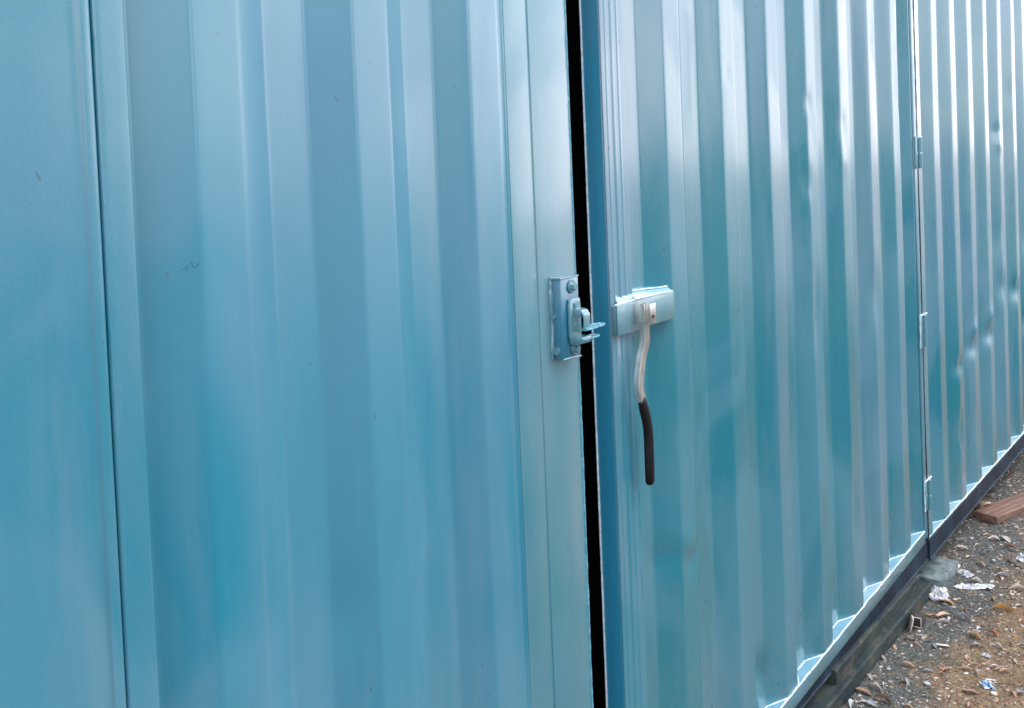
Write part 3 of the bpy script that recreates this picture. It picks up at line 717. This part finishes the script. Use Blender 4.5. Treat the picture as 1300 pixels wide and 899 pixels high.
# ------------------------------------------------------------------ grit and flakes (uncountable)
def grit(nm, count, smin, smax, cols, flat, seed, lab, cat, ybias=1.0):
    rnd = random.Random(seed); V, F, C = [], [], []
    for _ in range(count):
        x = 2.95 + 3.9 * rnd.random() ** 1.25; y = rnd.uniform(-.66, .16)
        if x < 4.05 and y > -.036: continue
        if 4.09 < x < 4.36 and y > -.06: continue
        s = smin + (smax - smin) * rnd.random() ** 3; s *= .8 + .12 * (x - 3)
        z = gz(x, y); c = rnd.choice(cols); q = rnd.uniform(.6, 1.15); k = len(V)
        a = rnd.uniform(0, 6.28); hx = s * rnd.uniform(.6, 1.4); hz = s * flat * rnd.uniform(.5, 1.1); tl = rnd.uniform(-.5, .5)
        pts = [(hx, 0, 0), (.3 * hx, s, 0), (-hx * .9, .5 * s, 0), (-.7 * hx, -.6 * s, 0), (.4 * hx, -.9 * s, 0), (0, 0, hz), (0, 0, -hz)]
        for px_, py_, pz_ in pts:
            px_ *= rnd.uniform(.8, 1.2); py_ *= rnd.uniform(.8, 1.2)
            V.append((x + px_ * math.cos(a) - py_ * math.sin(a), y + px_ * math.sin(a) + py_ * math.cos(a), z + .3 * hz + pz_ + px_ * tl * flat)); C.append((c[0] * q, c[1] * q, c[2] * q, 1))
        for i in range(5):
            j = (i + 1) % 5; F.append((k + i, k + j, k + 5)); F.append((k + j, k + i, k + 6))
    o = mesh(nm, V, F, 'tint', None, False)
    at = o.data.color_attributes.new('tint', 'FLOAT_COLOR', 'POINT')
    at.data.foreach_set('color', [t for c in C for t in c])
    tag(o, lab, cat, kind='stuff'); return o
grit('gravel', 15000, .0012, .0055, [(.12, .14, .15), (.22, .24, .25), (.30, .31, .31), (.07, .08, .09), (.26, .20, .15), (.16, .11, .08), (.45, .46, .46)], .7, 5, 'fine grey and brown gravel scattered over the dirt', 'gravel')
grit('leaf_litter', 6800, .002, .011, [(.40, .30, .20), (.50, .42, .34), (.22, .13, .08), (.55, .52, .48), (.34, .17, .09), (.60, .60, .60)], .12, 9, 'tiny flakes of dry leaf, bark and paint on the dirt', 'leaf litter')

# ------------------------------------------------------------------ unseen wall and trees added to shape reflections in the paint
yard = mesh('reflection_wall', *box(-22, 11, -14.3, -14, -.1, 1.9, .02), 'wallc', None, True, R(40)); tag(yard, 'long pale wall added unseen behind the viewer to soften reflections in the paint', 'wall')  # unseen wall, added pale to soften the horizon mirrored in the paint
def tree(x, y, h, r, seed, lab):  # unseen tree, added as a dark shape for the paint to reflect
    rnd = random.Random(seed); t = empty('reflection_tree', (x, y, 0)); tag(t, lab, 'tree', 'unseen trees added for reflections')
    ps = [tube([(x, y, -.1), (x + .05, y, h * .3), (x - .05, y + .05, h * .6), (x, y, h * .85)], [.16, .13, .09, .03], 10)]
    for k in range(7):
        a = rnd.uniform(0, 6.28); z = h * rnd.uniform(.3, .6)
        ps.append(tube([(x, y, z), (x + r * .4 * math.cos(a), y + r * .4 * math.sin(a), z + .6), (x + r * .8 * math.cos(a), y + r * .8 * math.sin(a), z + 1.3)], [.06, .04, .015], 6))
    part('trunk', merge(*ps), 'bark', t)
    V, F = [], []
    cl = [(rnd.gauss(0, r * .45), rnd.gauss(0, r * .45), h * rnd.uniform(.32, .98)) for _ in range(26)]
    for cx, cy, cz in cl:
        for _ in range(150):
            p = Vector((x + cx + rnd.gauss(0, .33), y + cy + rnd.gauss(0, .33), cz + rnd.gauss(0, .28)))
            a = Vector((rnd.gauss(0, 1), rnd.gauss(0, 1), rnd.gauss(0, 1))).normalized(); b = a.orthogonal().normalized()
            s = rnd.uniform(.05, .11); k = len(V)
            V += [p - a * s, p + b * s * .5, p + a * s, p - b * s * .5]; F.append((k, k + 1, k + 2, k + 3))
    part('crown', (V, F), 'leafg', t, False, None)
tree(6.0, -10.5, 4.2, .7, 1, 'unseen dark tree added behind the viewer for reflections, on the right')
tree(.4, -10.5, 4.6, .9, 2, 'unseen dark tree added straight behind the viewer for reflections')
